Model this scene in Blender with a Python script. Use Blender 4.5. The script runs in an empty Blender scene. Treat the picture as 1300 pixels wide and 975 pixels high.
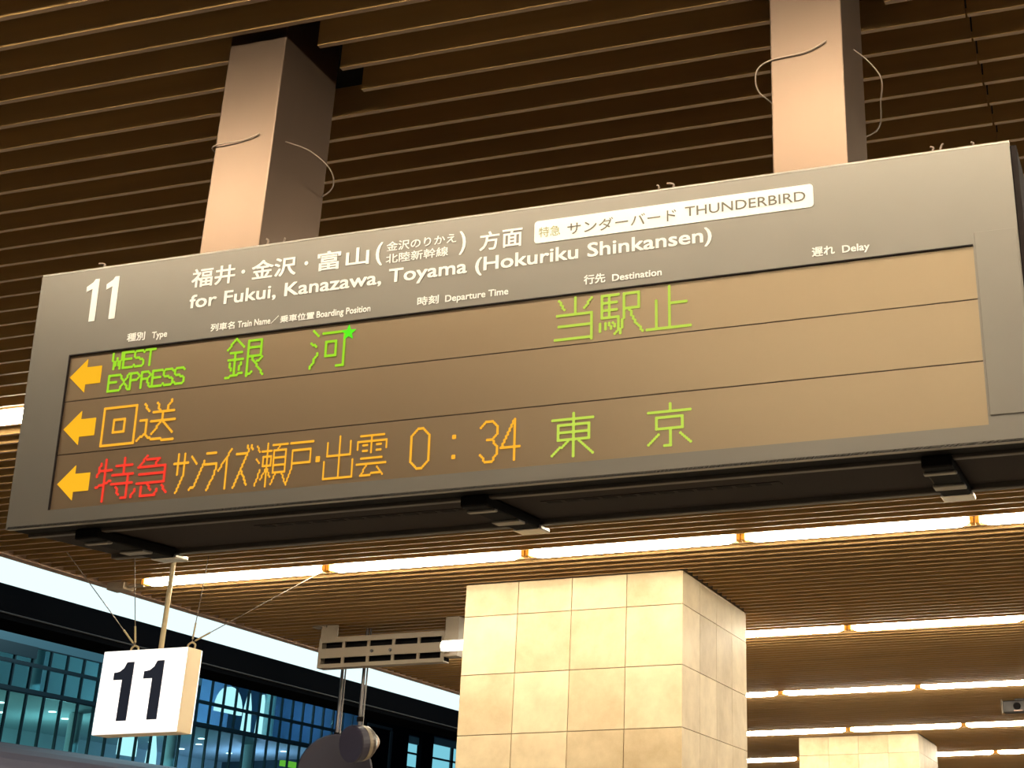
import bpy, bmesh, math, random
from mathutils import Vector, Matrix

scene = bpy.context.scene
COL = scene.collection
random.seed(11)
R = math.radians

# ------------------------------------------------------------------ camera
EYE = 1.6                       # eye height above the platform floor
CEIL = EYE + 1.88               # underside of the slatted ceiling
FPX, YAW, PITCH, ROLL = 1863.0, 0.285, 0.414, -0.005
cam_data = bpy.data.cameras.new('camera')
cam = bpy.data.objects.new('camera', cam_data)
COL.objects.link(cam)
cam_data.sensor_fit = 'HORIZONTAL'
cam_data.sensor_width = 36.0
cam_data.lens = FPX / 1300.0 * 36.0
cam_data.shift_x = -(912 - 650) / 1300.0
cam_data.shift_y = -(487.5 - 348) / 1300.0
cam_data.clip_start = 0.05
cam_data.clip_end = 400
_f = Vector((-math.sin(YAW) * math.cos(PITCH), math.cos(YAW) * math.cos(PITCH), math.sin(PITCH)))
_r = Vector((math.cos(YAW), math.sin(YAW), 0))
_u = _r.cross(_f)
_r2 = math.cos(ROLL) * _r + math.sin(ROLL) * _u
_u2 = -math.sin(ROLL) * _r + math.cos(ROLL) * _u
m = Matrix((( _r2.x, _u2.x, -_f.x, 0), (_r2.y, _u2.y, -_f.y, 0), (_r2.z, _u2.z, -_f.z, EYE), (0, 0, 0, 1)))
cam.matrix_world = m
scene.camera = cam

# ------------------------------------------------------------------ world, exposure
world = bpy.data.worlds.new('night_sky')
scene.world = world
world.use_nodes = True
world.node_tree.nodes['Background'].inputs[0].default_value = (0.02, 0.03, 0.05, 1)
world.node_tree.nodes['Background'].inputs[1].default_value = 0.5
scene.view_settings.view_transform = 'Standard'
scene.view_settings.look = 'None'
scene.view_settings.exposure = 0.0
scene.view_settings.gamma = 1.0
scene.view_settings.use_curve_mapping = False
scene.cycles.use_denoising = True
scene.cycles.max_bounces = 8
scene.cycles.diffuse_bounces = 5
scene.cycles.transparent_max_bounces = 16
scene.cycles.sample_clamp_indirect = 6.0
scene.cycles.caustics_reflective = False
scene.cycles.caustics_refractive = False

TUBE_STRENGTH = 58.0
TUBE_COLOR = (1.0, 0.88, 0.66)
SOFFIT_STRENGTH = 1.15


# ------------------------------------------------------------------ materials
def mat(name, color, rough=0.6, metal=0.0, spec=0.5, noise=0.0, nscale=6.0, emit=None, estr=0.0, bump=0.0, stretch=(1, 1, 1)):
    mt = bpy.data.materials.new(name)
    mt.use_nodes = True
    nt = mt.node_tree
    b = nt.nodes['Principled BSDF']
    b.inputs['Base Color'].default_value = (*color, 1)
    b.inputs['Roughness'].default_value = rough
    b.inputs['Metallic'].default_value = metal
    b.inputs['Specular IOR Level'].default_value = spec
    if emit:
        b.inputs['Emission Color'].default_value = (*emit, 1)
        b.inputs['Emission Strength'].default_value = estr
    if noise or bump:
        tc = nt.nodes.new('ShaderNodeTexCoord')
        mp = nt.nodes.new('ShaderNodeMapping')
        mp.inputs['Scale'].default_value = stretch
        nz = nt.nodes.new('ShaderNodeTexNoise')
        nz.inputs['Scale'].default_value = nscale
        nz.inputs['Detail'].default_value = 5
        nt.links.new(tc.outputs['Object'], mp.inputs[0])
        nt.links.new(mp.outputs[0], nz.inputs['Vector'])
        if noise:
            mx = nt.nodes.new('ShaderNodeMix')
            mx.data_type = 'RGBA'
            mx.inputs[6].default_value = (*[c * (1 - noise) for c in color], 1)
            mx.inputs[7].default_value = (*[min(1, c * (1 + noise)) for c in color], 1)
            nt.links.new(nz.outputs['Fac'], mx.inputs[0])
            nt.links.new(mx.outputs[2], b.inputs['Base Color'])
        if bump:
            bp = nt.nodes.new('ShaderNodeBump')
            bp.inputs['Strength'].default_value = bump
            bp.inputs['Distance'].default_value = 0.01
            nt.links.new(nz.outputs['Fac'], bp.inputs['Height'])
            nt.links.new(bp.outputs[0], b.inputs['Normal'])
    return mt


def glow(name, color, strength):
    mt = bpy.data.materials.new(name)
    mt.use_nodes = True
    nt = mt.node_tree
    nt.nodes.remove(nt.nodes['Principled BSDF'])
    e = nt.nodes.new('ShaderNodeEmission')
    e.inputs[0].default_value = (*color, 1)
    e.inputs[1].default_value = strength
    nt.links.new(e.outputs[0], nt.nodes['Material Output'].inputs[0])
    return mt


def glass_mat(name, tint):
    mt = bpy.data.materials.new(name)
    mt.use_nodes = True
    nt = mt.node_tree
    nt.nodes.remove(nt.nodes['Principled BSDF'])
    t = nt.nodes.new('ShaderNodeBsdfTransparent')
    t.inputs[0].default_value = (*tint, 1)
    g = nt.nodes.new('ShaderNodeBsdfGlossy')
    g.inputs['Roughness'].default_value = 0.03
    mx = nt.nodes.new('ShaderNodeMixShader')
    mx.inputs[0].default_value = 0.06
    nt.links.new(t.outputs[0], mx.inputs[1])
    nt.links.new(g.outputs[0], mx.inputs[2])
    nt.links.new(mx.outputs[0], nt.nodes['Material Output'].inputs[0])
    return mt


def stone_mat():
    """beige stone cladding: each tile a slightly different tone, mottled"""
    mt = mat('stone_cladding', (0.55, 0.46, 0.34), rough=0.55, spec=0.3)
    nt = mt.node_tree
    b = nt.nodes['Principled BSDF']
    tc = nt.nodes.new('ShaderNodeTexCoord')
    n1 = nt.nodes.new('ShaderNodeTexNoise')
    n1.inputs['Scale'].default_value = 5.5
    n1.inputs['Detail'].default_value = 8
    n1.inputs['Roughness'].default_value = 0.65
    nt.links.new(tc.outputs['Object'], n1.inputs['Vector'])
    at = nt.nodes.new('ShaderNodeAttribute')
    at.attribute_name = 'tone'
    mx = nt.nodes.new('ShaderNodeMix')
    mx.data_type = 'RGBA'
    mx.inputs[6].default_value = (0.46, 0.34, 0.20, 1)
    mx.inputs[7].default_value = (0.76, 0.62, 0.41, 1)
    ad = nt.nodes.new('ShaderNodeMath')
    ad.operation = 'MULTIPLY_ADD'
    ad.inputs[1].default_value = 0.5
    nt.links.new(at.outputs['Fac'], ad.inputs[0])
    rp = nt.nodes.new('ShaderNodeMapRange')
    rp.inputs['From Min'].default_value = 0.3
    rp.inputs['From Max'].default_value = 0.7
    rp.inputs['To Max'].default_value = 0.6
    nt.links.new(n1.outputs['Fac'], rp.inputs['Value'])
    nt.links.new(rp.outputs[0], ad.inputs[2])
    nt.links.new(ad.outputs[0], mx.inputs[0])
    nt.links.new(mx.outputs[2], b.inputs['Base Color'])
    return mt


M = {}
M['slat'] = mat('brown_slat', (0.38, 0.225, 0.08), rough=0.55, spec=0.3, noise=0.25, nscale=3, stretch=(0.3, 8, 8))
M['slat_edge'] = mat('slat_edge', (0.30, 0.20, 0.14), rough=0.5, spec=0.3)
M['void'] = mat('dark_ceiling_void', (0.006, 0.005, 0.004), rough=0.9, spec=0.1)
M['floor'] = mat('platform_floor', (0.45, 0.40, 0.33), rough=0.6, noise=0.15, nscale=2)
M['stone'] = stone_mat()
M['mortar'] = mat('mortar', (0.22, 0.16, 0.10), rough=0.9)
M['housing'] = mat('anodised_housing', (0.25, 0.226, 0.198), rough=0.50, metal=0.75, spec=0.5, noise=0.06, nscale=5)
M['housing_dark'] = mat('dark_housing_metal', (0.024, 0.018, 0.017), rough=0.8, spec=0.1)
M['black'] = mat('matt_black', (0.006, 0.005, 0.005), rough=0.8, spec=0.1)
M['panel'] = mat('smoked_display_panel', (0.12, 0.078, 0.048), rough=0.40, spec=1.0, noise=0.06, nscale=90)
_pb = M['panel'].node_tree.nodes['Principled BSDF']
_pb.inputs['IOR'].default_value = 2.2
_pb.inputs['Specular Tint'].default_value = (1.0, 0.78, 0.52, 1)
M['lip'] = mat('bottom_lip_metal', (0.07, 0.058, 0.05), rough=0.5, metal=0.2, spec=0.3)
M['panel_gap'] = mat('panel_gap', (0.075, 0.05, 0.035), rough=0.6)
M['white_print'] = mat('white_lettering', (0.92, 0.90, 0.86), rough=0.5)
M['grey_print'] = mat('grey_lettering', (0.16, 0.14, 0.11), rough=0.6)
M['olive_print'] = mat('olive_lettering', (0.38, 0.36, 0.18), rough=0.6)
M['lime_led'] = glow('lime_led', (0.55, 0.72, 0.09), 1.0)
M['green_led'] = glow('green_led', (0.36, 0.72, 0.03), 1.0)
M['bright_green_led'] = glow('bright_green_led', (0.12, 0.9, 0.02), 1.0)
M['amber_led'] = glow('amber_led', (1.0, 0.47, 0.035), 1.0)
M['arrow_led'] = glow('arrow_led', (1.0, 0.50, 0.02), 1.0)
M['red_led'] = glow('red_led', (0.95, 0.055, 0.03), 1.0)
M['post'] = mat('brushed_post_metal', (0.21, 0.145, 0.105), rough=0.44, metal=1.0, noise=0.08, nscale=8, stretch=(1, 1, 0.2))
M['wire'] = mat('pale_wire', (0.36, 0.27, 0.21), rough=0.5)
M['dark_wire'] = mat('dark_stay_wire', (0.16, 0.12, 0.09), rough=0.5)
M['steel'] = mat('bare_steel', (0.62, 0.58, 0.52), rough=0.3, metal=0.9)
M['tube'] = glow('fluorescent_tube', TUBE_COLOR, TUBE_STRENGTH)
M['rail_lamp'] = glow('rail_lamp_tube', (1.0, 0.9, 0.75), 3.0)
M['batten'] = mat('lamp_batten', (0.75, 0.70, 0.60), rough=0.4)
M['amber_cap'] = mat('amber_lamp_end', (0.75, 0.38, 0.05), rough=0.45)
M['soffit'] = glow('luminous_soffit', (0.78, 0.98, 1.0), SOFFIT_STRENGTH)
M['girder'] = mat('dark_girder', (0.003, 0.0035, 0.0045), rough=0.9, spec=0.0)
M['pipe'] = mat('grey_pipe', (0.035, 0.037, 0.042), rough=0.6, spec=0.1)
M['sign_face'] = mat('backlit_white_face', (0.9, 0.9, 0.9), rough=0.4, emit=(1.0, 0.95, 0.95), estr=0.85)
M['sign_side'] = mat('sign_case_side', (0.80, 0.66, 0.46), rough=0.4)
M['navy_print'] = mat('navy_numeral', (0.012, 0.018, 0.05), rough=0.5)
M['brass_pole'] = mat('cream_pole', (0.50, 0.40, 0.24), rough=0.4, metal=0.2)
M['rail'] = mat('beige_rail', (0.24, 0.19, 0.135), rough=0.5, noise=0.1, nscale=6)
M['rod'] = mat('dark_rod', (0.10, 0.09, 0.09), rough=0.3, metal=0.7)
M['speaker'] = mat('dark_speaker', (0.034, 0.030, 0.050), rough=0.45, spec=0.3)
M['speaker_body'] = mat('speaker_body', (0.045, 0.028, 0.018), rough=0.35)
M['pink_cap'] = mat('pinkish_cap', (0.45, 0.28, 0.22), rough=0.4)
M['camera_body'] = mat('camera_body', (0.022, 0.017, 0.016), rough=0.5)
M['train'] = mat('train_roof', (0.13, 0.125, 0.17), rough=0.55, spec=0.2, noise=0.08, nscale=3)
M['train_trim'] = mat('train_trim', (0.24, 0.24, 0.30), rough=0.5)
M['train_dark'] = mat('train_groove', (0.05, 0.05, 0.07), rough=0.5)
M['train_side'] = mat('train_side', (0.55, 0.56, 0.58), rough=0.35, metal=0.4)
M['train_glass'] = mat('train_window', (0.03, 0.04, 0.05), rough=0.08)
M['mullion'] = mat('dark_teal_mullion', (0.012, 0.028, 0.036), rough=0.4)
M['spandrel'] = mat('teal_spandrel', (0.13, 0.22, 0.25), rough=0.4)
M['wall_in'] = mat('pale_interior_wall', (0.45, 0.58, 0.58), rough=0.7, noise=0.15, nscale=0.5)
M['ceil_in'] = mat('pale_interior_ceiling', (0.50, 0.60, 0.60), rough=0.7)
M['dark_in'] = mat('dark_interior', (0.03, 0.06, 0.07), rough=0.7)
M['col_in'] = mat('white_interior_column', (0.75, 0.85, 0.85), rough=0.5)
M['glass'] = glass_mat('tinted_glass', (0.72, 0.90, 0.92))
M['downlight'] = glow('downlight', (0.85, 1.0, 0.95), 4.0)
M['lit_wall'] = glow('lit_wall_glow', (0.70, 0.97, 1.0), 1.4)
M['cyanpane'] = glow('lit_cyan_window', (0.22, 0.66, 0.80), 0.9)
M['greensign'] = glow('green_lit_sign', (0.25, 0.65, 0.05), 0.9)


# ------------------------------------------------------------------ helpers
def link(o, parent=None):
    COL.objects.link(o)
    if parent is not None:
        o.parent = parent
    return o


def obj(name, bm, material, parent=None, smooth=False, loc=None):
    me = bpy.data.meshes.new(name)
    bmesh.ops.recalc_face_normals(bm, faces=bm.faces)
    bm.to_mesh(me)
    bm.free()
    if smooth:
        for p in me.polygons:
            p.use_smooth = True
    for mm in (material if isinstance(material, (list, tuple)) else [material]):
        me.materials.append(mm)
    o = bpy.data.objects.new(name, me)
    if loc:
        o.location = loc
    return link(o, parent)


def tag(o, label, cat, group=None):
    o['label'] = label
    o['category'] = cat
    if group:
        o['group'] = group
    return o


def thing(name, label, cat, loc=(0, 0, 0), group=None):
    o = bpy.data.objects.new(name, None)
    o.empty_display_size = 0.1
    o.location = loc
    link(o)
    return tag(o, label, cat, group)


def struct(o):
    o['kind'] = 'structure'
    return o


def box(bm, x0, x1, y0, y1, z0, z1, mi=0, bevel=0.0):
    vs = [bm.verts.new((x, y, z)) for z in (z0, z1) for x, y in ((x0, y0), (x1, y0), (x1, y1), (x0, y1))]
    fs = []
    for f in ((3, 2, 1, 0), (4, 5, 6, 7), (0, 1, 5, 4), (1, 2, 6, 5), (2, 3, 7, 6), (3, 0, 4, 7)):
        fc = bm.faces.new([vs[i] for i in f])
        fc.material_index = mi
        fs.append(fc)
    if bevel:
        es = list({e for f in fs for e in f.edges})
        bmesh.ops.bevel(bm, geom=es, offset=bevel, segments=2, profile=0.5, affect='EDGES')
    return fs


def BM():
    return bmesh.new()


def boxm(*a, **k):
    b = BM()
    box(b, *a, **k)
    return b


def lathe(bm, prof, p0, axis, n=24, mi=0):
    """revolve (distance along axis, radius) about the axis from p0"""
    a = Vector(axis).normalized()
    s = a.orthogonal().normalized()
    t = a.cross(s)
    p0 = Vector(p0)
    rings = []
    for d, r in prof:
        if r < 1e-6:
            rings.append([bm.verts.new(p0 + a * d)])
        else:
            rings.append([bm.verts.new(p0 + a * d + r * (math.cos(2 * math.pi * i / n) * s + math.sin(2 * math.pi * i / n) * t)) for i in range(n)])
    for A, B in zip(rings, rings[1:]):
        for i in range(n):
            j = (i + 1) % n
            if len(A) == 1 and len(B) == 1:
                continue
            if len(A) == 1:
                f = bm.faces.new((A[0], B[j], B[i]))
            elif len(B) == 1:
                f = bm.faces.new((A[i], A[j], B[0]))
            else:
                f = bm.faces.new((A[i], A[j], B[j], B[i]))
            f.material_index = mi
    return bm


def rod(bm, a, b, r, n=12):
    a, b = Vector(a), Vector(b)
    L = (b - a).length
    return lathe(bm, [(0, 0), (0, r), (L, r), (L, 0)], a, b - a, n)


def tube(bm, pts, r, n=8):
    """a round wire through the points"""
    P = [Vector(p) for p in pts]
    # Catmull-Rom refine
    Q = []
    for i in range(len(P) - 1):
        p0, p1, p2, p3 = P[max(0, i - 1)], P[i], P[i + 1], P[min(len(P) - 1, i + 2)]
        for k in range(6):
            t = k / 6
            Q.append(0.5 * ((2 * p1) + (p2 - p0) * t + (2 * p0 - 5 * p1 + 4 * p2 - p3) * t * t + (3 * p1 - p0 - 3 * p2 + p3) * t ** 3))
    Q.append(P[-1])
    rings = []
    nv = None
    for i, q in enumerate(Q):
        d = (Q[min(len(Q) - 1, i + 1)] - Q[max(0, i - 1)]).normalized()
        if nv is None:
            nv = d.orthogonal().normalized()
        nv = (nv - d * nv.dot(d)).normalized()
        w = d.cross(nv)
        rings.append([bm.verts.new(q + r * (math.cos(2 * math.pi * k / n) * nv + math.sin(2 * math.pi * k / n) * w)) for k in range(n)])
    for A, B in zip(rings, rings[1:]):
        for i in range(n):
            bm.faces.new((A[i], A[(i + 1) % n], B[(i + 1) % n], B[i]))
    bm.faces.new(rings[0][::-1])
    bm.faces.new(rings[-1])
    return bm


def copy_tree(o, parent=None):
    c = o.copy()
    COL.objects.link(c)
    c.parent = parent
    for ch in list(o.children):
        copy_tree(ch, c)
    return c


_font_cache = {}


def text_mesh(s, bold=0.0):
    """words in the built-in font as a flat mesh; strokes are fattened by overlaying shifted copies"""
    cu = bpy.data.curves.new('lettering', 'FONT')
    cu.body = s
    cu.size = 1.0
    cu.resolution_u = 3
    o = bpy.data.objects.new('lettering', cu)
    COL.objects.link(o)
    dg = bpy.context.evaluated_depsgraph_get()
    me = bpy.data.meshes.new_from_object(o.evaluated_get(dg))
    bpy.data.objects.remove(o)
    bpy.data.curves.remove(cu)
    if bold:
        vs = [v.co.copy() for v in me.vertices]
        fs = [tuple(p.vertices) for p in me.polygons]
        V, F = [], []
        for k, (dx, dy) in enumerate(((-1, -1), (1, -1), (1, 1), (-1, 1))):
            n = len(V)
            V += [(v.x + dx * bold, v.y + dy * bold, k * 0.002) for v in vs]
            F += [tuple(i + n for i in f) for f in fs]
        bpy.data.meshes.remove(me)
        me = bpy.data.meshes.new('lettering')
        me.from_pydata(V, [], F)
    return me


def lettering(s, u0, u1, v0, v1, w, material, parent, ref=None, bold=0.012, name='lettering'):
    """flat printed words: fitted between u0 and u1; v0..v1 is the bounding box, or with ref the
    baseline and the height of the reference letter"""
    me = text_mesh(s, bold)
    xs = [v.co.x for v in me.vertices]
    ys = [v.co.y for v in me.vertices]
    if ref:
        rm = text_mesh(ref, bold)
        ry = [v.co.y for v in rm.vertices]
        bpy.data.meshes.remove(rm)
        ya, yb = 0.0, max(ry)
    else:
        ya, yb = min(ys), max(ys)
    sx = (u1 - u0) / (max(xs) - min(xs))
    sy = (v1 - v0) / (yb - ya)
    x0 = min(xs)
    for v in me.vertices:
        v.co = Vector((u0 + (v.co.x - x0) * sx, w - v.co.z * 0.02, v0 + (v.co.y - ya) * sy))
    me.materials.clear()
    me.materials.append(material)
    me.name = name
    return link(bpy.data.objects.new(name, me), parent)


ONE_SLIM = ((0.50, 0), (1.0, 0), (1.0, 1.0), (0.66, 1.0), (0.50, 0.93), (0.0, 0.84), (0.0, 0.71), (0.50, 0.78))
ONE_BOLD = ((0.47, 0), (1.0, 0), (1.0, 1.0), (0.62, 1.0), (0.50, 0.90), (0.28, 0.84), (0.0, 0.825), (0.0, 0.70), (0.47, 0.70))


def numeral(shape, u0, u1, v0, v1, w, material, parent):
    bm = BM()
    a = [bm.verts.new((u0 + x * (u1 - u0), w, v0 + z * (v1 - v0))) for x, z in shape]
    c = [bm.verts.new((u0 + x * (u1 - u0), w + 0.0009, v0 + z * (v1 - v0))) for x, z in shape]
    bm.faces.new(a)
    for i in range(len(a)):
        j = (i + 1) % len(a)
        bm.faces.new((a[i], a[j], c[j], c[i]))
    return obj('numeral', bm, material, parent)


# ------------------------------------------------------------------ the platform hall
EDGE_X = -6.13                 # where the slatted ceiling stops, towards the track
PITCH_Y = 0.1038
ROWS = {-2: -1.20, -1: 1.75, 0: 4.64, 1: 7.52, 2: 10.31, 3: 13.32, 4: 16.30, 5: 19.20, 6: 22.1}
POSTS = ((-1.925, -1.775), (-0.619, -0.468))
POST_Y = (2.500, 2.726)
COLS = ((-4.02, -2.63, 8.20, 9.59), (-4.04, -2.68, 16.95, 18.34))
RIGHT_X = 4.2

b = BM()
n0 = int((-3.0 - 2.247) / PITCH_Y)
for i in range(n0, 225):
    y = 2.247 + PITCH_Y * i
    if any(abs(y - ry) < 0.055 for ry in ROWS.values()):
        continue
    spans = [(EDGE_X, -0.2515), (-0.2465, RIGHT_X)]
    cuts = []
    if POST_Y[0] - 0.03 < y < POST_Y[1] + 0.05:
        for x0, x1 in POSTS:
            cuts.append((x0 - 0.012, x1 + 0.05))
    for x0, x1, y0, y1 in COLS:
        if y0 - 0.02 < y < y1 + 0.02:
            cuts.append((x0 - 0.01, x1 + 0.01))
    for c0, c1 in cuts:
        ns = []
        for s0, s1 in spans:
            if c1 <= s0 or c0 >= s1:
                ns.append((s0, s1))
            else:
                if c0 > s0:
                    ns.append((s0, c0))
                if c1 < s1:
                    ns.append((c1, s1))
        spans = ns
    for s0, s1 in spans:
        fs = box(b, s0, s1, y - 0.0065, y + 0.0065, CEIL, CEIL + 0.085)
        fs[0].material_index = 2
# dark void above the slats
box(b, EDGE_X, RIGHT_X, -3.0, 25.6, CEIL + 0.25, CEIL + 0.30, mi=1)
box(b, EDGE_X - 0.02, EDGE_X + 0.045, -3.0, 25.6, CEIL - 0.006, CEIL + 0.25, mi=2)
struct(obj('ceiling', b, [M['slat'], M['void'], M['slat_edge']]))

struct(obj('floor', boxm(-6.7, RIGHT_X, -4.5, 25.6, -0.12, 0.0), M['floor']))
# luminous edge of the platform roof, and the dark girder beyond it
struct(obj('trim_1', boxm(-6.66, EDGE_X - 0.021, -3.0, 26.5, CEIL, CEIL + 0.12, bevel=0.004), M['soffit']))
b = BM()
box(b, -6.86, -6.665, -3.0, 26.5, CEIL - 0.20, CEIL + 0.30)
box(b, -6.95, -6.86, -3.0, 26.5, CEIL - 0.20, CEIL - 0.185)
struct(obj('trim_2', b, M['girder']))
b = BM()
rod(b, (-6.655, -3.0, CEIL - 0.165), (-6.655, 26.5, CEIL - 0.165), 0.005)
struct(obj('trim_3', b, M['pipe']))


# ------------------------------------------------------------------ stone columns
def stone_column(x0, x1, y0, y1, label):
    root = thing('stone_column', label, 'column', ((x0 + x1) / 2, (y0 + y1) / 2, 0), 'stone columns on the platform')
    hx, hy = (x1 - x0) / 2, (y1 - y0) / 2
    g = 0.012
    obj('core', boxm(-hx + g, hx - g, -hy + g, hy - g, 0, CEIL + 0.03), M['mortar'], root)
    bm = BM()
    lay = bm.faces.layers.float.new('tone')
    zs = []
    z = CEIL - 0.195
    zs.append((z, CEIL))
    while z > 0.02:
        zs.append((max(0, z - 0.346), z))
        z -= 0.346
    joint = 0.0022
    for za, zb in zs:
        for k in range(4):
            for side in range(4):
                L = (2 * hx) if side in (0, 2) else (2 * hy)
                a, c = -L / 2 + L * k / 4 + joint, -L / 2 + L * (k + 1) / 4 - joint
                if side == 0:
                    fs = box(bm, a, c, -hy, -hy + g, za + joint, zb - joint)
                elif side == 2:
                    fs = box(bm, a, c, hy - g, hy, za + joint, zb - joint)
                elif side == 1:
                    fs = box(bm, hx - g, hx, a, c, za + joint, zb - joint)
                else:
                    fs = box(bm, -hx, -hx + g, a, c, za + joint, zb - joint)
                t = random.random()
                for f in fs:
                    f[lay] = t
    obj('stone_cladding', bm, M['stone'], root)
    return root


stone_column(*COLS[0], 'large square column clad in beige stone tiles, below the departure board')
stone_column(*COLS[1], 'farther stone-tiled column, only its top showing at the lower right')


# ------------------------------------------------------------------ fluorescent lamps
def lamp_proto():
    root = thing('fluorescent_lamp', '', 'lamp')
    bm = BM()
    box(bm, -0.61, 0.61, -0.05, 0.05, 0.05, 0.075)
    box(bm, -0.61, 0.61, -0.05, -0.042, 0.012, 0.05)
    box(bm, -0.61, 0.61, 0.042, 0.05, 0.012, 0.05)
    obj('batten', bm, M['batten'], root)
    bm = BM()
    L, r = 0.597, 0.032
    lathe(bm, [(-L, 0), (-L, r * 0.3), (-L + 0.02, r * 0.7), (-L + 0.05, r), (L - 0.05, r), (L - 0.02, r * 0.7), (L, r * 0.3), (L, 0)], (0, 0, 0), (1, 0, 0), 16)
    obj('tube', bm, M['tube'], root, smooth=True)
    for s in (-1, 1):
        bm = BM()
        xa, xb = sorted((s * 0.599, s * 0.622))
        box(bm, xa, xb, -0.03, 0.03, -0.022, 0.05, bevel=0.004)
        obj('end_cap', bm, M['amber_cap'], root)
    return root


GRID = -0.83
proto = lamp_proto()
used = False
ROWNAME = {-2: 'the row behind the viewer', -1: 'the row just in front of the board',
           0: 'the row hidden by the board', 1: 'the row just under the board',
           2: 'second row under the board', 3: 'third row under the board', 4: 'fourth row under the board',
           5: 'fifth row under the board', 6: 'the farthest row'}
ORD = ['first', 'second', 'third', 'fourth', 'fifth', 'sixth', 'seventh', 'eighth', 'ninth']
FIRST = {2: -2, 3: -3, 4: -3, 5: -4}      # first tube of each row that shows right of the near column
LAMPS = {-2: range(-1, 4), -1: range(-2, 3), 0: range(-4, 3), 1: range(-4, 3), 2: range(-4, 3), 3: range(-4, 3), 4: range(-4, 3), 5: range(-4, 3), 6: range(-4, 3)}
for k, ry in ROWS.items():
    n = 0
    vis = 0
    for i in LAMPS[k]:
        xc = GRID + 1.25 * i + 0.625
        if any(x0 < xc < x1 and y0 - .1 < ry < y1 + .1 for x0, x1, y0, y1 in COLS):
            continue
        if used:
            o = copy_tree(proto)
        else:
            o, used = proto, True
        o.location = (xc, ry, CEIL)
        if k == 0 and n == 0:
            lab = 'glowing fluorescent tube poking out past the left edge of the departure board'
        elif k in FIRST and i >= FIRST[k]:
            lab = 'tube in %s, %s right of the large stone column' % (ROWNAME[k], ORD[i - FIRST[k]])
        elif k in (2, 3, 4, 5):
            lab = 'tube in %s, %s from the row’s left end' % (ROWNAME[k], ORD[n])
        elif k == 1:
            lab = 'glowing tube in %s, %s from the left end' % (ROWNAME[k], ORD[n])
        else:
            lab = 'ceiling tube in %s, %s from its left end' % (ROWNAME[k], ORD[n])
        tag(o, lab, 'lamp', 'fluorescent tubes in %s' % ROWNAME[k])
        n += 1

# ------------------------------------------------------------------ hanging posts of the board
for pi, (x0, x1) in enumerate(POSTS):
    root = thing('hanging_post', ('brown metal post at the left, dark on its right side, holding up the board' if pi == 0 else
                                  'brightly lit metal post at the right, a wire ring around it, holding up the board'), 'post',
                 ((x0 + x1) / 2, POST_Y[0], EYE + 1.30), 'posts holding up the departure board')
    hx = (x1 - x0) / 2
    H = CEIL + 0.22 - (EYE + 1.312)
    obj('column_shaft', boxm(-hx, hx, 0, POST_Y[1] - POST_Y[0], 0.034, H, bevel=0.003), M['post'], root)
    bm = BM()
    zz = CEIL - (EYE + 1.30)
    D = POST_Y[1] - POST_Y[0]
    w = 0.0016
    if pi == 0:
        pts = [(hx - 0.035, -0.004, 0.328), (0.0, -0.004, 0.318), (-hx - 0.003, -0.003, 0.314), (-hx - 0.012, 0.05, 0.312), (-hx - 0.01, 0.17, 0.300),
               (-hx, D + 0.01, 0.290), (0.0, D + 0.02, 0.275), (hx + 0.035, D - 0.03, 0.270), (hx + 0.062, 0.15, 0.295), (hx + 0.035, 0.10, 0.325), (hx + 0.003, 0.045, 0.327)]
    else:
        pts = [(hx - 0.033, -0.004, 0.330), (0.0, -0.004, 0.312), (-hx - 0.002, -0.003, 0.305), (-hx - 0.03, 0.0, 0.285), (-hx - 0.032, 0.02, 0.252),
               (-hx - 0.005, 0.06, 0.230), (-hx - 0.004, D, 0.225), (0.0, D + 0.012, 0.225), (hx + 0.02, D + 0.005, 0.238), (hx + 0.045, 0.16, 0.268), (hx + 0.055, 0.12, 0.298), (hx + 0.032, 0.11, 0.338), (hx + 0.003, 0.10, 0.366)]
    tube(bm, pts, w)
    o = obj('wire_loop', bm, M['wire'], root, smooth=True)
    o['label'] = 'thin pale wire wrapped around the post'

# ------------------------------------------------------------------ the departure board
SW, SH, SD = 2.130, 0.5635, 0.351
board = thing('departure_board', 'long grey departure board 11 with amber, green and red LED words', 'sign',
              (-2.2845, 2.4816, EYE + 0.752))
board.rotation_euler = (R(3.5), 0, 0)
U0, U1, V0, V1 = 0.100, 2.0475, 0.034, 0.372
bm = BM()
FT = 0.014
box(bm, 0, SW, 0, FT, V1, SH)
box(bm, 0, SW, 0, FT, 0, V0)
box(bm, 0, U0, 0, FT, V0, V1)
box(bm, U1, SW, 0, FT, V0, V1)
box(bm, 0.004, SW - 0.004, FT, SD, 0.006, SH - 0.006)
obj('housing', bm, M['housing'], board)
obj('top_edge', boxm(0, SW, 0.0, 0.012, SH, SH + 0.005, bevel=0.001), M['steel'], board)
obj('end_plate', boxm(SW, SW + 0.012, 0.004, SD - 0.004, 0.004, SH - 0.004, bevel=0.002), M['housing_dark'], board)
obj('service_panel', boxm(U1 + 0.004, SW - 0.002, -0.0025, 0, V0 + 0.016, V1 + 0.022, bevel=0.001), M['housing'], board)
# dark frame line at left; painted shadow of the recess along the top
bm = BM()
box(bm, U0, U1, -0.0006, FT, V1 - 0.0025, V1)
box(bm, U0, U0 + 0.002, -0.0006, FT, V0, V1 - 0.0025)
obj('window_frame_shade', bm, M['housing_dark'], board)
obj('panel_backing', boxm(U0 + 0.002, U1, 0.0052, FT, V0, V1 - 0.0025), M['panel_gap'], board)
# three LED panels
rows_v = ((0.2685, 0.3695), (0.1522, 0.2662), (V0 + 0.0002, 0.1499))
panels = []
for va, vb in rows_v:
    panels.append(obj('led_panel', boxm(U0 + 0.0021, U1 - 0.0002, 0.004, 0.0052, va, vb), M['panel'], board))

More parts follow.
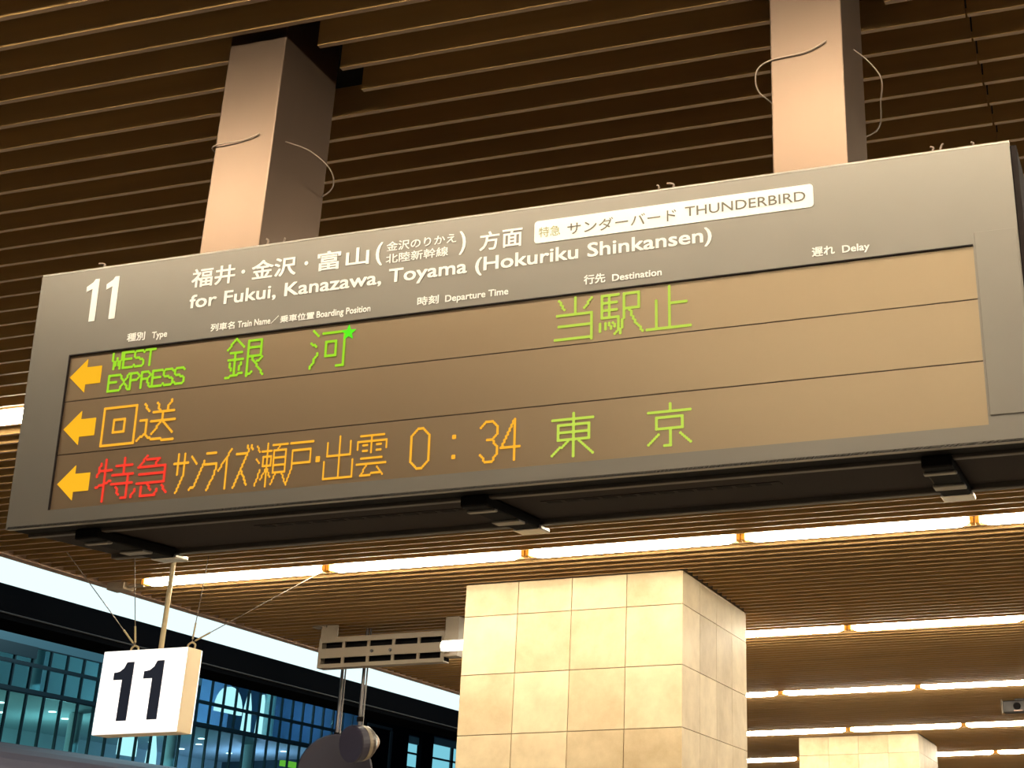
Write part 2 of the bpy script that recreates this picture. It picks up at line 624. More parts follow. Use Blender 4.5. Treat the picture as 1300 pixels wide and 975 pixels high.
# -- dot-matrix glyphs: strokes on a 24 x 24 dot grid, y downward
G = {
    '銀': '5 0 0 6|5 0 10 5|2 8 9 8|1 12 10 12|5 8 5 21|2 14 3 18|9 14 8 18|0 22 10 20|13 2 21 2 21 11 13 11|13 6 21 6|13 2 13 22|13 22 16 20|22 12 18 15|15 11 23 22',
    '河': '1 1 4 4|0 8 3 10|0 22 4 14|7 3 23 3|20 3 20 22 16 22|9 8 15 8 15 16 9 16 9 8',
    '当': '12 0 12 9|3 1 6 6|21 1 17 6|2 9 21 9 21 23|3 15 21 15|1 22 21 22',
    '駅': '1 1 1 13|1 1 10 1|1 5 9 5|1 9 9 9|5 1 5 13|1 13 10 13 10 20 8 22|0 16 0 20|3 16 3 19|5 16 6 19|7 16 8 18|13 1 21 1 21 9 13 9|13 1 13 12 11 22|16 9 18 15 23 22',
    '止': '12 0 12 22|12 9 21 9|5 7 5 22|0 22 23 22',
    '回': '1 1 22 1 22 22 1 22 1 1|8 8 15 8 15 15 8 15 8 8',
    '送': '3 1 6 5|1 10 5 10 5 17 0 21|5 18 9 21 23 22|11 1 13 5|20 0 17 6|9 6 22 6|8 11 23 11|15 6 15 11 9 18|15 11 22 18',
    '特': '2 2 0 9|1 6 9 6|5 0 5 23|0 15 9 12|12 4 22 4|17 0 17 8|10 9 23 9|10 14 23 14|20 10 20 22 17 22|13 16 15 20',
    '急': '8 0 3 6|8 2 16 2 13 6|4 6 20 6 20 15|4 10 20 10|3 15 20 15|2 18 0 22|6 17 6 22 15 22 16 19|10 16 12 19|19 17 22 21',
    'サ': '0 6 11 6|3 1 3 12|8 1 8 13 3 22',
    'ン': '1 3 5 7|1 21 5 19 11 6',
    'ラ': '2 2 9 2|1 8 10 8 9 14 4 22',
    'イ': '9 1 0 12|6 6 6 22',
    'ズ': '1 4 9 4 5 13 0 22|5 13 10 21|9 0 10 3|12 0 13 2',
    '瀬': '0 1 2 4|0 8 2 10|0 22 3 14|4 4 11 4|8 0 8 23|5 7 11 7 11 12 5 12 5 7|8 13 4 19|8 13 11 18|12 1 23 1|17 1 16 4|13 4 22 4 22 16 13 16 13 4|13 8 22 8|13 12 22 12|15 17 12 22|20 17 23 22',
    '戸': '2 1 22 1|4 5 4 14 0 23|4 5 20 5 20 12 4 12',
    '・': '0 10 2 10|0 11 2 11|0 12 2 12',
    '出': '12 0 12 22|3 3 3 10 20 10 20 3|1 13 1 22 22 22 22 13',
    '雲': '3 1 20 1|11 1 11 10|1 8 1 4 22 4 22 8|5 6 8 6|5 9 8 9|15 6 18 6|15 9 18 9|4 13 19 13|1 16 22 16|9 16 4 22 18 21|16 18 20 22',
    '0': '4 0 7 0 11 4 11 18 7 22 4 22 0 18 0 4 4 0',
    ':': '0 6 1 6|0 7 1 7|0 17 1 17|0 18 1 18',
    '3': '0 3 3 0 7 0 10 3 10 7 7 10 4 10|7 10 10 14 10 18 7 22 3 22 0 18',
    '4': '8 0 0 15 11 15|8 0 8 22',
    '東': '12 0 12 23|1 3 22 3|4 6 20 6 20 14 4 14 4 6|4 10 20 10|10 14 1 22|14 14 22 22',
    '京': '12 0 12 4|1 4 22 4|5 7 18 7 18 13 5 13 5 7|12 13 12 22 9 22|6 16 1 21|17 16 22 21',
    'W': '0 0 1 9 3 3 5 9 6 0', 'E': '6 0 0 0 0 9 6 9|0 4 5 4', 'S': '6 1 5 0 1 0 0 2 1 4 5 5 6 7 5 9 1 9 0 8',
    'T': '0 0 6 0|3 0 3 9', 'X': '0 0 6 9|6 0 0 9', 'P': '0 9 0 0 4 0 6 2 4 4 0 4', 'R': '0 9 0 0 4 0 6 2 4 4 0 4|3 4 6 9',
}


def dots_of(s):
    out = set()
    for st in s.split('|'):
        v = list(map(int, st.split()))
        pts = list(zip(v[::2], v[1::2]))
        for (x0, y0), (x1, y1) in zip(pts, pts[1:]):
            n = max(abs(x1 - x0), abs(y1 - y0), 1)
            for i in range(n + 1):
                out.add((round(x0 + (x1 - x0) * i / n), round(y0 + (y1 - y0) * i / n)))
    return out


DOT = 0.00378


def led(items, material, row, pitch=DOT, pitch_y=DOT, size=1.5, label=None):
    """items: (glyph, u of left dot, v of top dot); every character is a mesh of its own"""
    for ch, u, v in items:
        bm = BM()
        for x, y in sorted(dots_of(G[ch])):
            cx, cy = u + x * pitch, v - y * pitch_y
            hx, hy = pitch * size / 2, pitch_y * size / 2
            c = 0.4
            ring = [(-hx, -hy * c), (-hx * c, -hy), (hx * c, -hy), (hx, -hy * c), (hx, hy * c), (hx * c, hy), (-hx * c, hy), (-hx, hy * c)]
            bm.faces.new([bm.verts.new((cx + a, 0.0026, cy + d)) for a, d in ring])
        o = obj('led_character', bm, material, panels[row])
        if label:
            o['label'] = label


def led_arrow(row, u, v):
    bm = BM()
    w = 0.0785
    sh = [(0, 0), (0.041, 0.037), (0.041, 0.019), (w, 0.019), (w, -0.019), (0.041, -0.019), (0.041, -0.037)]
    a = [bm.verts.new((u + x, 0.0026, v + z)) for x, z in sh]
    c = [bm.verts.new((u + x, 0.0039, v + z)) for x, z in sh]
    bm.faces.new(a)
    for i in range(7):
        bm.faces.new((a[i], a[(i + 1) % 7], c[(i + 1) % 7], c[i]))
    o = obj('led_arrow', bm, M['arrow_led'], panels[row])
    o['label'] = 'amber LED arrow pointing left'


led_arrow(0, 0.107, 0.321)
led_arrow(1, 0.109, 0.206)
led_arrow(2, 0.112, 0.088)
T1, T2, T3 = 0.363, 0.246, 0.130
led([(c, 0.212 + 0.0272 * i, T1) for i, c in enumerate('WEST')], M['green_led'], 0, label='green LED word WEST')
led([(c, 0.208 + 0.0272 * i, T1 - 0.049) for i, c in enumerate('EXPRESS')], M['green_led'], 0, label='green LED word EXPRESS')
led([('銀', 0.495, T1), ('河', 0.692, T1)], M['green_led'], 0, label='green LED train name')
bm = BM()
st = [(0.0175 * (1 if i % 2 == 0 else 0.42) * math.sin(math.pi * i / 5), 0.0175 * (1 if i % 2 == 0 else 0.42) * math.cos(math.pi * i / 5)) for i in range(10)]
a = [bm.verts.new((0.776 + x, 0.0024, 0.3475 + z)) for x, z in st]
c = [bm.verts.new((0.776 + x, 0.0039, 0.3475 + z)) for x, z in st]
bm.faces.new(a)
for i in range(10):
    bm.faces.new((a[i], a[(i + 1) % 10], c[(i + 1) % 10], c[i]))
o = obj('led_star', bm, M['bright_green_led'], panels[0])
o['label'] = 'small bright green LED star'
led([('当', 1.226, T1), ('駅', 1.323, T1), ('止', 1.419, T1)], M['lime_led'], 0, label='green LED destination in the top row')
led([('回', 0.204, T2), ('送', 0.296, T2)], M['amber_led'], 1, pitch_y=0.00385, label='amber LED characters in the middle row')
led([('特', 0.209, T3), ('急', 0.297, T3)], M['red_led'], 2, label='red LED characters')
led([('サ', 0.394, T3), ('ン', 0.432, T3), ('ラ', 0.464, T3), ('イ', 0.500, T3), ('ズ', 0.537, T3)], M['amber_led'], 2, pitch=0.0030, label='amber LED katakana')
led([('瀬', 0.587, T3), ('・', 0.7235, T3), ('出', 0.738, T3), ('雲', 0.811, T3)], M['amber_led'], 2, pitch=0.0030, size=1.3, label='amber LED place names')
led([('戸', 0.658, T3)], M['amber_led'], 2, pitch=0.00255, size=1.4, label='amber LED place names')
led([('0', 0.931, T3), (':', 1.021, T3), ('3', 1.079, T3), ('4', 1.122, T3)], M['amber_led'], 2, pitch=0.0035, pitch_y=0.0036, label='amber LED departure time')
led([('東', 1.224, T3), ('京', 1.417, T3)], M['lime_led'], 2, pitch=0.0039, pitch_y=0.0036, label='green LED destination in the bottom row')

# -- printed words on the upper band
W = -0.0012
wp = M['white_print']
numeral(ONE_SLIM, 0.123, 0.154, 0.443, 0.541, W, wp, board)
numeral(ONE_SLIM, 0.174, 0.205, 0.443, 0.541, W, wp, board)
for word, ua, ub in (('福井', 0.390, 0.497), ('・', 0.5115, 0.5205), ('金沢', 0.5365, 0.6435), ('・', 0.6625, 0.6715), ('富', 0.693, 0.748), ('山', 0.760, 0.814)):
    if word == '・':
        numeral([(0.5 + 0.5 * math.cos(R(a)), 0.5 + 0.5 * math.sin(R(a))) for a in range(0, 360, 30)], ua, ub, 0.507, 0.516, W, wp, board).name = 'lettering_dot'
    else:
        lettering(word, ua, ub, 0.489 + (0.002 if word == '山' else 0), 0.532 - (0.001 if word == '山' else 0), W, wp, board, bold=0.016)
lettering('(', 0.829, 0.845, 0.484, 0.536, W, wp, board)
lettering(')', 1.018, 1.033, 0.484, 0.536, W, wp, board)
lettering('金沢のりかえ', 0.853, 1.011, 0.5125, 0.534, W, wp, board)
lettering('北陸新幹線', 0.853, 0.994, 0.486, 0.507, W, wp, board)
lettering('方', 1.063, 1.107, 0.486, 0.527, W, wp, board, bold=0.014)
lettering('面', 1.113, 1.157, 0.4865, 0.5255, W, wp, board, bold=0.014)
lettering('for Fukui, Kanazawa, Toyama (Hokuriku Shinkansen)', 0.391, 1.553, 0.4440, 0.4730, W, wp, board, ref='H', bold=0.016)
lettering('種別', 0.244, 0.289, 0.385, 0.404, W, wp, board, bold=0.022)
lettering('Type', 0.306, 0.344, 0.3865, 0.4005, W, wp, board, ref='H', bold=0.02)
lettering('列車名', 0.450, 0.508, 0.385, 0.402, W, wp, board, bold=0.022)
lettering('Train Name', 0.515, 0.593, 0.3865, 0.4005, W, wp, board, ref='H', bold=0.02)
lettering('／', 0.594, 0.612, 0.386, 0.402, W, wp, board)
lettering('乗車位置', 0.616, 0.696, 0.385, 0.401, W, wp, board, bold=0.022)
lettering('Boarding Position', 0.701, 0.825, 0.3865, 0.4005, W, wp, board, ref='H', bold=0.02)
lettering('時刻', 0.930, 0.978, 0.385, 0.404, W, wp, board, bold=0.022)
lettering('Departure Time', 0.992, 1.130, 0.3865, 0.4005, W, wp, board, ref='H', bold=0.02)
lettering('行先', 1.290, 1.335, 0.386, 0.406, W, wp, board, bold=0.022)
lettering('Destination', 1.349, 1.451, 0.3865, 0.4005, W, wp, board, ref='H', bold=0.02)
lettering('遅れ', 1.748, 1.792, 0.385, 0.404, W, wp, board, bold=0.022)
lettering('Delay', 1.806, 1.858, 0.3865, 0.4005, W, wp, board, ref='H', bold=0.02)
# white name plate with rounded corners
bm = BM()
pu0, pu1, pv0, pv1, pr = 1.183, 1.756, 0.4865, 0.5345, 0.007
ring = []
for cx, cz, a0 in ((pu1 - pr, pv1 - pr, 0), (pu0 + pr, pv1 - pr, 90), (pu0 + pr, pv0 + pr, 180), (pu1 - pr, pv0 + pr, 270)):
    for k in range(5):
        ang = R(a0 + 22.5 * k)
        ring.append((cx + pr * math.cos(ang), cz + pr * math.sin(ang)))
a = [bm.verts.new((x, -0.0015, z)) for x, z in ring]
c = [bm.verts.new((x, 0.0, z)) for x, z in ring]
bm.faces.new(a)
for i in range(len(ring)):
    j = (i + 1) % len(ring)
    bm.faces.new((a[i], a[j], c[j], c[i]))
plate = obj('name_plate', bm, M['white_print'], board)
plate['label'] = 'white rounded name plate with grey words'
lettering('特急', 1.193, 1.239, 0.498, 0.520, -0.0022, M['olive_print'], plate, bold=0.0)
lettering('サンダーバード', 1.254, 1.482, 0.4955, 0.5215, -0.0022, M['grey_print'], plate, bold=0.004)
lettering('THUNDERBIRD', 1.500, 1.741, 0.501, 0.521, -0.0022, M['grey_print'], plate, bold=0.004)

# -- underside: dark front channel, lip, slots, latches
bm = BM()
box(bm, 0.004, SW - 0.004, 0.000, 0.062, 0.0005, 0.0055)
obj('front_channel', bm, M['black'], board)
bm = BM()
box(bm, 0.004, SW - 0.004, 0.062, 0.080, -0.006, 0.006, bevel=0.002)
box(bm, 0.004, SW - 0.004, SD - 0.02, SD + 0.004, -0.010, 0.02, bevel=0.003)
obj('bottom_lip', bm, M['lip'], board)
obj('bottom_plate', boxm(0.006, SW - 0.006, 0.080, SD - 0.02, 0.001, 0.006), M['housing_dark'], board)
for ua, ub in ((0.50, 1.00), (1.15, 1.62)):
    bm = BM()
    n = 12
    box(bm, ua - 0.01, ub + 0.01, 0.158, 0.187, -0.0002, 0.0010, mi=1)
    for i in range(n):
        p = ua + (ub - ua) * i / n
        box(bm, p, p + 0.029, 0.165, 0.180, -0.0008, -0.0002)
    obj('vent_grille', bm, [M['black'], M['housing_dark']], board)
for uc in (0.160, 1.045, 1.945):
    bm = BM()
    box(bm, uc - 0.028, uc + 0.028, 0.050, SD - 0.03, -0.022, 0.0, bevel=0.004)
    lt = obj('latch', bm, M['black'], board)
    bm = BM()
    box(bm, uc - 0.030, uc + 0.030, 0.085, 0.100, -0.027, -0.021, bevel=0.002)
    obj('latch_clip', bm, M['housing'], lt)
    obj('latch_clip', boxm(uc - 0.030, uc + 0.030, 0.20, 0.235, -0.027, -0.021, bevel=0.002), M['housing'], lt)
    bm = BM()
    box(bm, uc - 0.032, uc + 0.032, SD - 0.04, SD + 0.010, -0.024, -0.014, bevel=0.003)
    o = obj('latch_end', bm, M['steel'], lt)
# little wire ends standing on the top edge
for uc in (0.150, 0.56, 0.60, 1.440, 1.47, 1.985, 2.00, 2.06):
    bm = BM()
    h = random.uniform(0.008, 0.016)
    tube(bm, [(uc, 0.01, SH + 0.004), (uc + 0.004, 0.008, SH + 0.006 + h * 0.6), (uc + random.uniform(-0.01, 0.01), 0.006, SH + 0.004 + h)], 0.0022, 6)
    obj('wire_end', bm, M['wire'], board, smooth=True)

# ------------------------------------------------------------------ hanging platform number sign
nx0, nx1, nz0, nz1, ny0, ny1 = -5.615, -5.078, 2.527, 2.975, 7.00, 7.14
num = thing('platform_number_sign', 'white backlit box sign with a dark number 11 hanging from a pole', 'sign', ((nx0 + nx1) / 2, 7.07, nz0))
cx = (nx0 + nx1) / 2
hw, hh = (nx1 - nx0) / 2, nz1 - nz0
obj('case', boxm(-hw, hw, -0.062, 0.062, 0, hh, bevel=0.006), M['sign_side'], num)
f = obj('face', boxm(-hw + 0.002, hw - 0.002, -0.070, -0.0625, 0.002, hh - 0.002, bevel=0.003), M['sign_face'], num)
f['label'] = 'glowing white front face'
obj('face', boxm(-hw + 0.002, hw - 0.002, 0.0625, 0.070, 0.002, hh - 0.002, bevel=0.003), M['sign_face'], num)
for ua, ub in ((-5.527, -5.405), (-5.335, -5.213)):
    numeral(ONE_BOLD, ua - cx, ub - cx, 0.07, 0.382, -0.0712, M['navy_print'], f)
bm = BM()
rod(bm, (0.045, 0, hh - 0.003), (0.045, 0, CEIL - nz0 + 0.03), 0.014)
obj('pole', bm, M['brass_pole'], num, smooth=False)
for xh, ends in ((-0.125, ((-0.41, -0.36), (-0.07, -0.2))), (0.24, ((0.235, 0.05), (0.70, 0.55)))):
    bm = BM()
    tube(bm, [(xh - 0.02, 0, hh - 0.002), (xh - 0.022, 0, hh + 0.022), (xh, 0, hh + 0.034), (xh + 0.022, 0, hh + 0.022), (xh + 0.02, 0, hh - 0.002)], 0.005)
    obj('hook', bm, M['brass_pole'], num, smooth=True)
    for ex, ey in ends:
        bm = BM()
        rod(bm, (xh, 0, hh + 0.034), (ex, ey, CEIL - nz0 + 0.02), 0.0024, 6)
        wv = obj('stay_wire', bm, M['dark_wire'], num)
        bm = BM()
        p, q = Vector((xh, 0, hh + 0.034)), Vector((ex, ey, CEIL - nz0 + 0.02))
        d = (q - p).normalized()
        rod(bm, p + d * 0.02, p + d * 0.11, 0.005, 8)
        obj('turnbuckle', bm, M['brass_pole'], wv)

# ------------------------------------------------------------------ slotted rail with brackets
RY = 9.1
rail = thing('slotted_rail', 'beige slotted metal rail hung from the ceiling left of the near stone column', 'rail', (-5.05, RY, EYE + 1.585))
bm = BM()
rx0, rx1, rh = -0.50, 0.45, 0.205
zs = [0.0, 0.028, 0.068, 0.128, 0.168, rh]
for za, zb in ((0, 0.026), (0.066, 0.130), (0.170, rh)):
    box(bm, rx0, rx1, 0, 0.012, za, zb)
for za, zb in ((0.026, 0.066), (0.130, 0.170)):
    n = 5
    L = (rx1 - rx0) / n
    box(bm, rx0, rx0 + 0.022, 0, 0.012, za, zb)
    for i in range(1, n):
        box(bm, rx0 + L * i - 0.010, rx0 + L * i + 0.010, 0, 0.012, za, zb)
    box(bm, rx1 - 0.022, rx1, 0, 0.012, za, zb)
box(bm, rx0, rx1, 0.012, 0.09, 0, 0.008)
box(bm, rx0, rx1, 0.012, 0.09, rh - 0.008, rh)
box(bm, rx0, rx0 + 0.008, 0.012, 0.09, 0.008, rh - 0.008)
obj('channel', bm, M['rail'], rail)
obj('backing', boxm(rx0 + 0.008, rx1, 0.082, 0.09, 0.008, rh - 0.008), M['black'], rail)
bm = BM()
box(bm, -0.512, -0.385, 0.03, 0.045, rh, CEIL - EYE - 1.585, bevel=0.002)
box(bm, -0.58, -0.47, 0.02, 0.10, CEIL - EYE - 1.585 - 0.012, CEIL - EYE - 1.585, bevel=0.002)
obj('bracket', bm, M['rail'], rail)
bm = BM()
box(bm, 0.455, 0.555, -0.01, 0.09, 0.03, CEIL - EYE - 1.585, bevel=0.003)
obj('bracket', bm, M['rail'], rail)
obj('lamp_socket', boxm(0.452, 0.50, -0.055, -0.012, 0.055, 0.13, bevel=0.006), M['batten'], rail)
bm = BM()
lathe(bm, [(0, 0), (0, 0.03), (0.01, 0.036), (0.24, 0.036), (0.25, 0.0)], (0.462, -0.05, 0.092), (1, 0, 0), 16)
o = obj('lamp_tube', bm, M['rail_lamp'], rail, smooth=True)
o['label'] = 'short glowing white tube at the right end of the rail'
for bx in (-0.09, 0.05):
    bm = BM()
    lathe(bm, [(0, 0.012), (0.008, 0.010), (0.008, 0)], (bx, 0.0, 0.098), (0, -1, 0), 10)
    obj('bolt', bm, M['rod'], rail)

# ------------------------------------------------------------------ two dark loudspeakers on rods under the rail


def loudspeaker(label, rod_xy, rod_z, centre, rad, axis):
    root = thing('loudspeaker', label, 'speaker', (rod_xy[0], rod_xy[1], rod_z), 'dark loudspeakers under the slotted rail')
    off = Vector(centre) - Vector((rod_xy[0], rod_xy[1], rod_z))
    ax = Vector(axis).normalized()
    bm = BM()
    rod(bm, (0, 0, -0.02), (0, 0, CEIL - rod_z + 0.004), 0.012)
    rod(bm, (0.026, 0.0, -0.02), (0.026, 0.0, CEIL - rod_z + 0.004), 0.006)
    obj('rod', bm, M['rod'], root)
    obj('rod_collar', rod(BM(), (0.006, 0, 0.02), (0.006, 0, 0.05), 0.026), M['black'], root)
    L = rad * 1.35
    bm = BM()
    lathe(bm, [(0, rad * 0.97), (0.0, rad), (0.012, rad * 1.03), (L * 0.42, rad * 1.0), (L * 0.42, rad * 0.94)], off, ax, 32)
    obj('horn_rim', bm, M['speaker'], root, smooth=False)
    bm = BM()
    lathe(bm, [(0.006, 0), (0.004, rad * 0.5), (0.0, rad * 0.97)], off, ax, 32)
    obj('front_disc', bm, M['speaker'], root, smooth=True)
    bm = BM()
    lathe(bm, [(L * 0.42, rad * 0.9), (L * 0.42, rad * 0.98), (L * 0.8, rad * 0.92), (L, rad * 0.72), (L, 0)], off, ax, 32)
    o = obj('body', bm, M['speaker_body'], root, smooth=False)
    o = obj('band', lathe(BM(), [(L * 0.44, rad * 0.9), (L * 0.44, rad * 1.0), (L * 0.62, rad * 0.985), (L * 0.62, rad * 0.9)], off, ax, 32), M['rail'], root)  # tan ring colours in the lamplight on top of the body
    o['label'] = 'tan band painted as lamplight on the body'
    bm = BM()
    lathe(bm, [(L, rad * 0.50), (L * 1.25, rad * 0.46), (L * 1.38, rad * 0.30), (L * 1.38, 0)], off, ax, 24)
    o = obj('rear_cap', bm, M['pink_cap'], root, smooth=False)
    o['label'] = 'pale pinkish rear cap'
    return root


loudspeaker('smaller dark round loudspeaker with a pale rear cap, hung on the right rod', (-5.327, 9.35), 2.833, (-5.322, 9.25, 2.694), 0.120, (0.35, 0.92, 0.15))
loudspeaker('bigger dark round loudspeaker cut off by the photo’s bottom edge, on the left rod', (-5.79, 9.85), 2.80, (-5.72, 9.75, 2.565), 0.255, (-0.42, 0.90, 0.08))

# ------------------------------------------------------------------ small ceiling things
cam_r = thing('security_camera', 'small dark box camera under the ceiling at the right edge, between two rows of tubes', 'camera', (-1.30, 14.45, CEIL))
obj('mount', boxm(-0.18, -0.165, -0.01, 0.01, -0.125, 0.0), M['rail'], cam_r)
obj('body', boxm(-0.16, 0.16, -0.07, 0.07, -0.125, -0.02, bevel=0.008), M['camera_body'], cam_r)
obj('hanger', boxm(-0.05, 0.05, -0.03, 0.03, -0.02, 0.0), M['camera_body'], cam_r)
bm = BM()
lathe(bm, [(0, 0.034), (0.03, 0.03), (0.03, 0)], (-0.03, -0.07, -0.072), (0, -1, 0), 16)
o = obj('lens', bm, M['black'], cam_r)
o = obj('pink_glint', boxm(-0.06, 0.02, -0.074, -0.069, -0.118, -0.108), M['pink_cap'], cam_r)  # glint on the camera, painted as a pink strip
jb = thing('junction_box', 'small beige ceiling box left of the long row of tubes under the board', 'box', (-6.0, 7.52, CEIL))
obj('case', boxm(-0.05, 0.07, -0.05, 0.05, -0.045, 0.0, bevel=0.005), M['rail'], jb)
obj('conduit', rod(BM(), (0.07, 0, -0.02), (0.178, 0, -0.02), 0.012), M['rail'], jb)

# ------------------------------------------------------------------ train at the platform (only its roof shows)
TX = -8.40
train = thing('train', 'grey train roof passing at the bottom left corner', 'train', (TX, 12, -1.1))
bm = BM()
prof = []
for i in range(0, 25):
    a = math.pi * i / 24
    ca, sa = math.cos(a), math.sin(a)
    prof.append((-1.46 * math.copysign(abs(ca) ** 0.55, ca), 3.34 + 0.50 * abs(sa) ** 0.7))
y0, y1 = -14.0, 16.0
va = [bm.verts.new((x, y0, z)) for x, z in prof]
vb = [bm.verts.new((x, y1, z)) for x, z in prof]
for i in range(24):
    bm.faces.new((va[i], va[i + 1], vb[i + 1], vb[i]))
bm.faces.new(va)
bm.faces.new(vb[::-1])
bm.faces.new((va[0], vb[0], vb[-1], va[-1]))
obj('roof', bm, M['train'], train, smooth=False)
obj('car_body', boxm(-1.44, 1.44, y0, y1, 0.9, 3.34, bevel=0.02), M['train_side'], train)
for zc, mt, t in ((3.42, M['train_trim'], 0.014), (3.35, M['train_dark'], 0.03), (3.29, M['train_trim'], 0.014)):
    bm = BM()
    box(bm, 1.43, 1.475, y0, y1, zc - t, zc + t, bevel=0.004)
    obj('gutter_rail', bm, mt, train)
for k in range(7):
    bm = BM()
    box(bm, 1.437, 1.447, y0 + 2 + k * 4.0, y0 + 4.6 + k * 4.0, 2.0, 2.9, bevel=0.004)
    obj('train_window', bm, M['train_glass'], train)

# ------------------------------------------------------------------ glass station building across the tracks
BX = -40.0
bld = thing('station_building', 'teal glass-walled station building lit from inside, across the tracks', 'building', (BX, 56, -1.2))
BZ = 1.2                       # world z = local z - 1.2


def bx_(name, x0, x1, y0, y1, z0, z1, m, parent=bld, **k):
    """box in world metres, parented to the building"""
    px, py, pz = BX, 56, -1.2
    if parent is not bld:
        pass
    return obj(name, boxm(x0 - px, x1 - px, y0 - py, y1 - py, z0 - pz, z1 - pz, **k), m, parent)


YA, YB = 40.4, 70.4
bx_('floor_slab', -48, -40.02, YA, YB, 9.28, 9.42, M['ceil_in'])
bx_('floor_slab', -48, -40.02, YA, YB, 4.6, 4.9, M['dark_in'])
bx_('floor_slab', -48, -40.02, YA, YB, 13.4, 13.7, M['ceil_in'])
bx_('back_wall', -48.2, -48.0, YA, YB, 4.6, 14, M['wall_in'])
bx_('end_wall', -48, -40.1, YA - 0.3, YA, 4.6, 14, M['wall_in'])
bx_('end_wall', -48, -40.1, YB, YB + 0.3, 4.6, 14, M['dark_in'])
NB = 32
bw = (YB - YA) / NB
bx_('spandrel', -40.08, -39.95, YA, YA + bw * 17, 10.95, 14.2, M['spandrel'])
bx_('parapet', -40.3, -39.9, YA, YB, 14.2, 16.0, M['spandrel'])
bx_('base_wall', -48, -39.98, YA, YB, -1.2, 4.6, M['dark_in'])
o = bx_('notice_panel', -39.95, -39.9, 43.0, 46.1, 10.52, 10.95, M['mullion'])
bx_('floor_edge', -40.06, -39.93, YA, YB, 9.29, 9.42, M['mullion'])
bx_('transom', -40.04, -39.95, YA, YB, 10.27, 10.34, M['mullion'])
# windows: each bay one window with its pane


def window_proto(h):
    bm = BM()
    fr = 0.035
    box(bm, -0.05, 0.05, -bw / 2, -bw / 2 + fr, 0, h)
    box(bm, -0.05, 0.05, bw / 2 - fr, bw / 2, 0, h)
    box(bm, -0.04, 0.04, -bw / 2 + fr, bw / 2 - fr, 0, fr)
    box(bm, -0.04, 0.04, -bw / 2 + fr, bw / 2 - fr, h - fr, h)
    w = obj('window', bm, M['mullion'], bld)
    obj('pane', boxm(-0.012, 0.012, -bw / 2 + fr, bw / 2 - fr, fr, h - fr), M['glass'], w)
    return w


for z0, h, side in ((4.9, 4.39, 0), (9.42, 0.85, 0), (10.34, 0.61, -1), (10.34, 3.0, 1)):
    p = None
    for k in range(NB):
        yc = YA + bw * (k + 0.5)
        if (side == -1 and yc > 56.6) or (side == 1 and yc < 56.6):
            continue
        if p is None:
            p = w = window_proto(h)
        else:
            w = copy_tree(p, bld)
        w.location = (0, yc - 56, z0 + 1.2)
# round white columns inside, downlights, glowing shapes for lit walls
for xc, yc, za, zb in ((-42.0, 51.3, 4.9, 9.28), (-42.0, 57.6, 4.9, 9.28), (-42.0, 48.6, 9.42, 13.4), (-42.2, 57.2, 9.42, 13.4), (-42.0, 65.0, 9.42, 13.4), (-42.0, 63.6, 4.9, 9.28)):
    bm = BM()
    lathe(bm, [(za + 1.2, 0.26), (zb + 1.2, 0.26)], (xc - BX, yc - 56, 0), (0, 0, 1), 20)
    obj('interior_column', bm, M['col_in'], bld, smooth=True)
for xc, yc, z in ((-42.5, 47.6, 9.28), (-42.5, 50.5, 9.28), (-44.5, 50.0, 9.28), (-43.5, 52.5, 9.28), (-42.0, 54.2, 9.28), (-42.5, 60.5, 9.28), (-44.0, 62.5, 9.28), (-43, 65, 9.28), (-42, 66.6, 9.28), (-45, 66.5, 9.28), (-46, 64.0, 9.28), (-45.5, 61, 9.28),
                  (-43, 60.5, 13.38), (-42.5, 63.2, 13.38), (-45, 66.5, 13.38), (-44.0, 64, 13.38), (-42.5, 67, 13.38), (-44, 53, 13.38)):
    bm = BM()
    lathe(bm, [(0, 0), (0, 0.13), (0.03, 0.15), (0.03, 0)], (xc - BX, yc - 56, z + 1.2), (0, 0, -1), 14)
    obj('downlight', bm, M['downlight'], bld)


def lit_wall_shape(y0, y1, z0, z1, x, round_top):  # glowing solids standing for the lit niche and light cones on walls
    bm = BM()
    c = (y0 + y1) / 2
    r = (y1 - y0) / 2
    if round_top:
        ring = [(y0, z0), (y1, z0)] + [(c + r * math.cos(R(a)), z1 - r + r * math.sin(R(a))) for a in range(0, 181, 15)]
    else:
        ring = [(y0, z0), (y1, z0), (c + r * 0.6, (z0 + z1) / 2 + 0.4), (c, z1), (c - r * 0.6, (z0 + z1) / 2 + 0.4)]
    a = [bm.verts.new((x - BX, y - 56, z + 1.2)) for y, z in ring]
    d = [bm.verts.new((x - BX - 0.15, y - 56, z + 1.2)) for y, z in ring]
    bm.faces.new(a)
    bm.faces.new(d[::-1])
    for i in range(len(ring)):
        j = (i + 1) % len(ring)
        bm.faces.new((a[i], a[j], d[j], d[i]))
    obj('lit_wall_shape', bm, M['lit_wall'], bld)


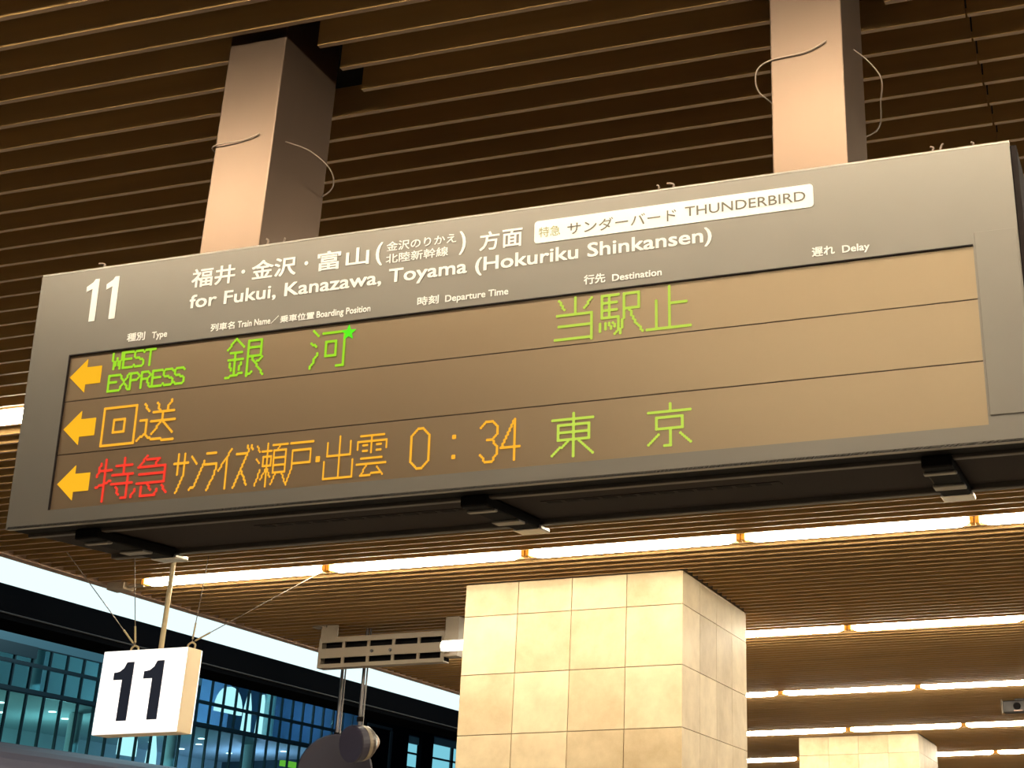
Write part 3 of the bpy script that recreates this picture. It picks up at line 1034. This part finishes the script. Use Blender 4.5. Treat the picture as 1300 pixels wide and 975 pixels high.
lit_wall_shape(61.2, 63.3, 10.6, 11.8, -42.4, True)
lit_wall_shape(63.5, 64.2, 9.6, 11.7, -42.4, False)
lit_wall_shape(64.7, 65.4, 9.6, 11.8, -42.4, False)
lit_wall_shape(53.5, 54.6, 7.9, 8.9, -41.4, True)
lit_wall_shape(55.3, 56.1, 6.6, 9.0, -41.4, False)
o = bx_('exit_sign', -40.5, -40.3, 64.0, 65.4, 8.32, 8.57, M['greensign'])
o['label'] = 'small green lit sign'
for i, (lx, ly, lz, colr, e) in enumerate(((-43.5, 45, 7.0, (0.50, 0.85, 0.76), 230), (-43.5, 52, 7.0, (0.42, 0.85, 0.85), 260), (-43.5, 59, 7.0, (0.30, 0.60, 0.62), 110), (-43.5, 66, 7.0, (0.50, 0.62, 1.0), 480),
                                          (-43.5, 46, 11.4, (0.35, 0.6, 0.62), 60), (-43.5, 54, 11.4, (0.35, 0.6, 0.68), 70), (-43.5, 61, 11.4, (0.35, 0.75, 0.78), 170), (-43.5, 68.3, 11.4, (0.22, 0.42, 1.0), 420))):
    ld = bpy.data.lights.new('room_lamp', 'POINT')
    ld.energy = e
    ld.color = colr
    ld.shadow_soft_size = 0.4
    lo = bpy.data.objects.new('room_lamp', ld)
    lo.location = (lx - BX, ly - 56, lz + 1.2)
    link(lo, bld)

# added unseen lights above the tracks, brightening the outside of the building
for ly in (42, 54):
    ld = bpy.data.lights.new('added_facade_light', 'POINT')
    ld.energy = 2600
    ld.color = (0.45, 0.85, 1.0)
    ld.shadow_soft_size = 0.3
    lo = bpy.data.objects.new('added_facade_light', ld)
    lo.location = (-29 - BX, ly - 56, 17.5)
    link(lo, bld)

# dark wing further along with two tall lit windows
wing = thing('station_wing', 'dark far wing of the station with two tall cyan windows, left of the stone column', 'building', (BX, 78, -1.2))


def wb(name, x0, x1, y0, y1, z0, z1, m, parent=wing):
    return obj(name, boxm(x0 - BX, x1 - BX, y0 - 78, y1 - 78, z0 + 1.2, z1 + 1.2), m, parent)


wb('wall', -46, -40.0, 70.9, 75.7, -1.2, 18, M['girder'])
wb('wall', -46, -40.0, 77.3, 78.7, -1.2, 18, M['girder'])
wb('wall', -46, -40.0, 83.6, 96, -1.2, 18, M['girder'])
wb('lintel', -46, -40.05, 75.7, 77.3, 11.0, 18, M['girder'])
wb('lintel', -46, -40.05, 78.7, 83.6, 11.25, 18, M['girder'])
for ya, yb, zt in ((75.7, 77.3, 11.0), (78.7, 83.6, 11.25)):
    w = wb('window', -40.35, -40.30, ya, yb, -1.2, zt - 0.45, M['cyanpane'])
    w['label'] = 'tall cyan lit window'
    wb('window_head', -40.34, -40.2, ya, yb, zt - 0.45, zt, M['spandrel'])
    for zz in (9.3, 10.05):
        wb('glazing_bar', -40.29, -40.2, ya, yb, zz - 0.05, zz + 0.05, M['mullion'], wing)
wb('glazing_bar', -40.29, -40.2, 81.4, 81.7, -1.2, 10.8, M['mullion'])
wb('lit_edge_strip', -39.99, -39.9, 71.0, 73.6, 10.9, 11.05, M['pipe'])  # thin lighter strips painted for the lit outline of the dark wall
wb('lit_edge_strip', -39.99, -39.9, 73.5, 73.7, 6.0, 10.9, M['pipe'])
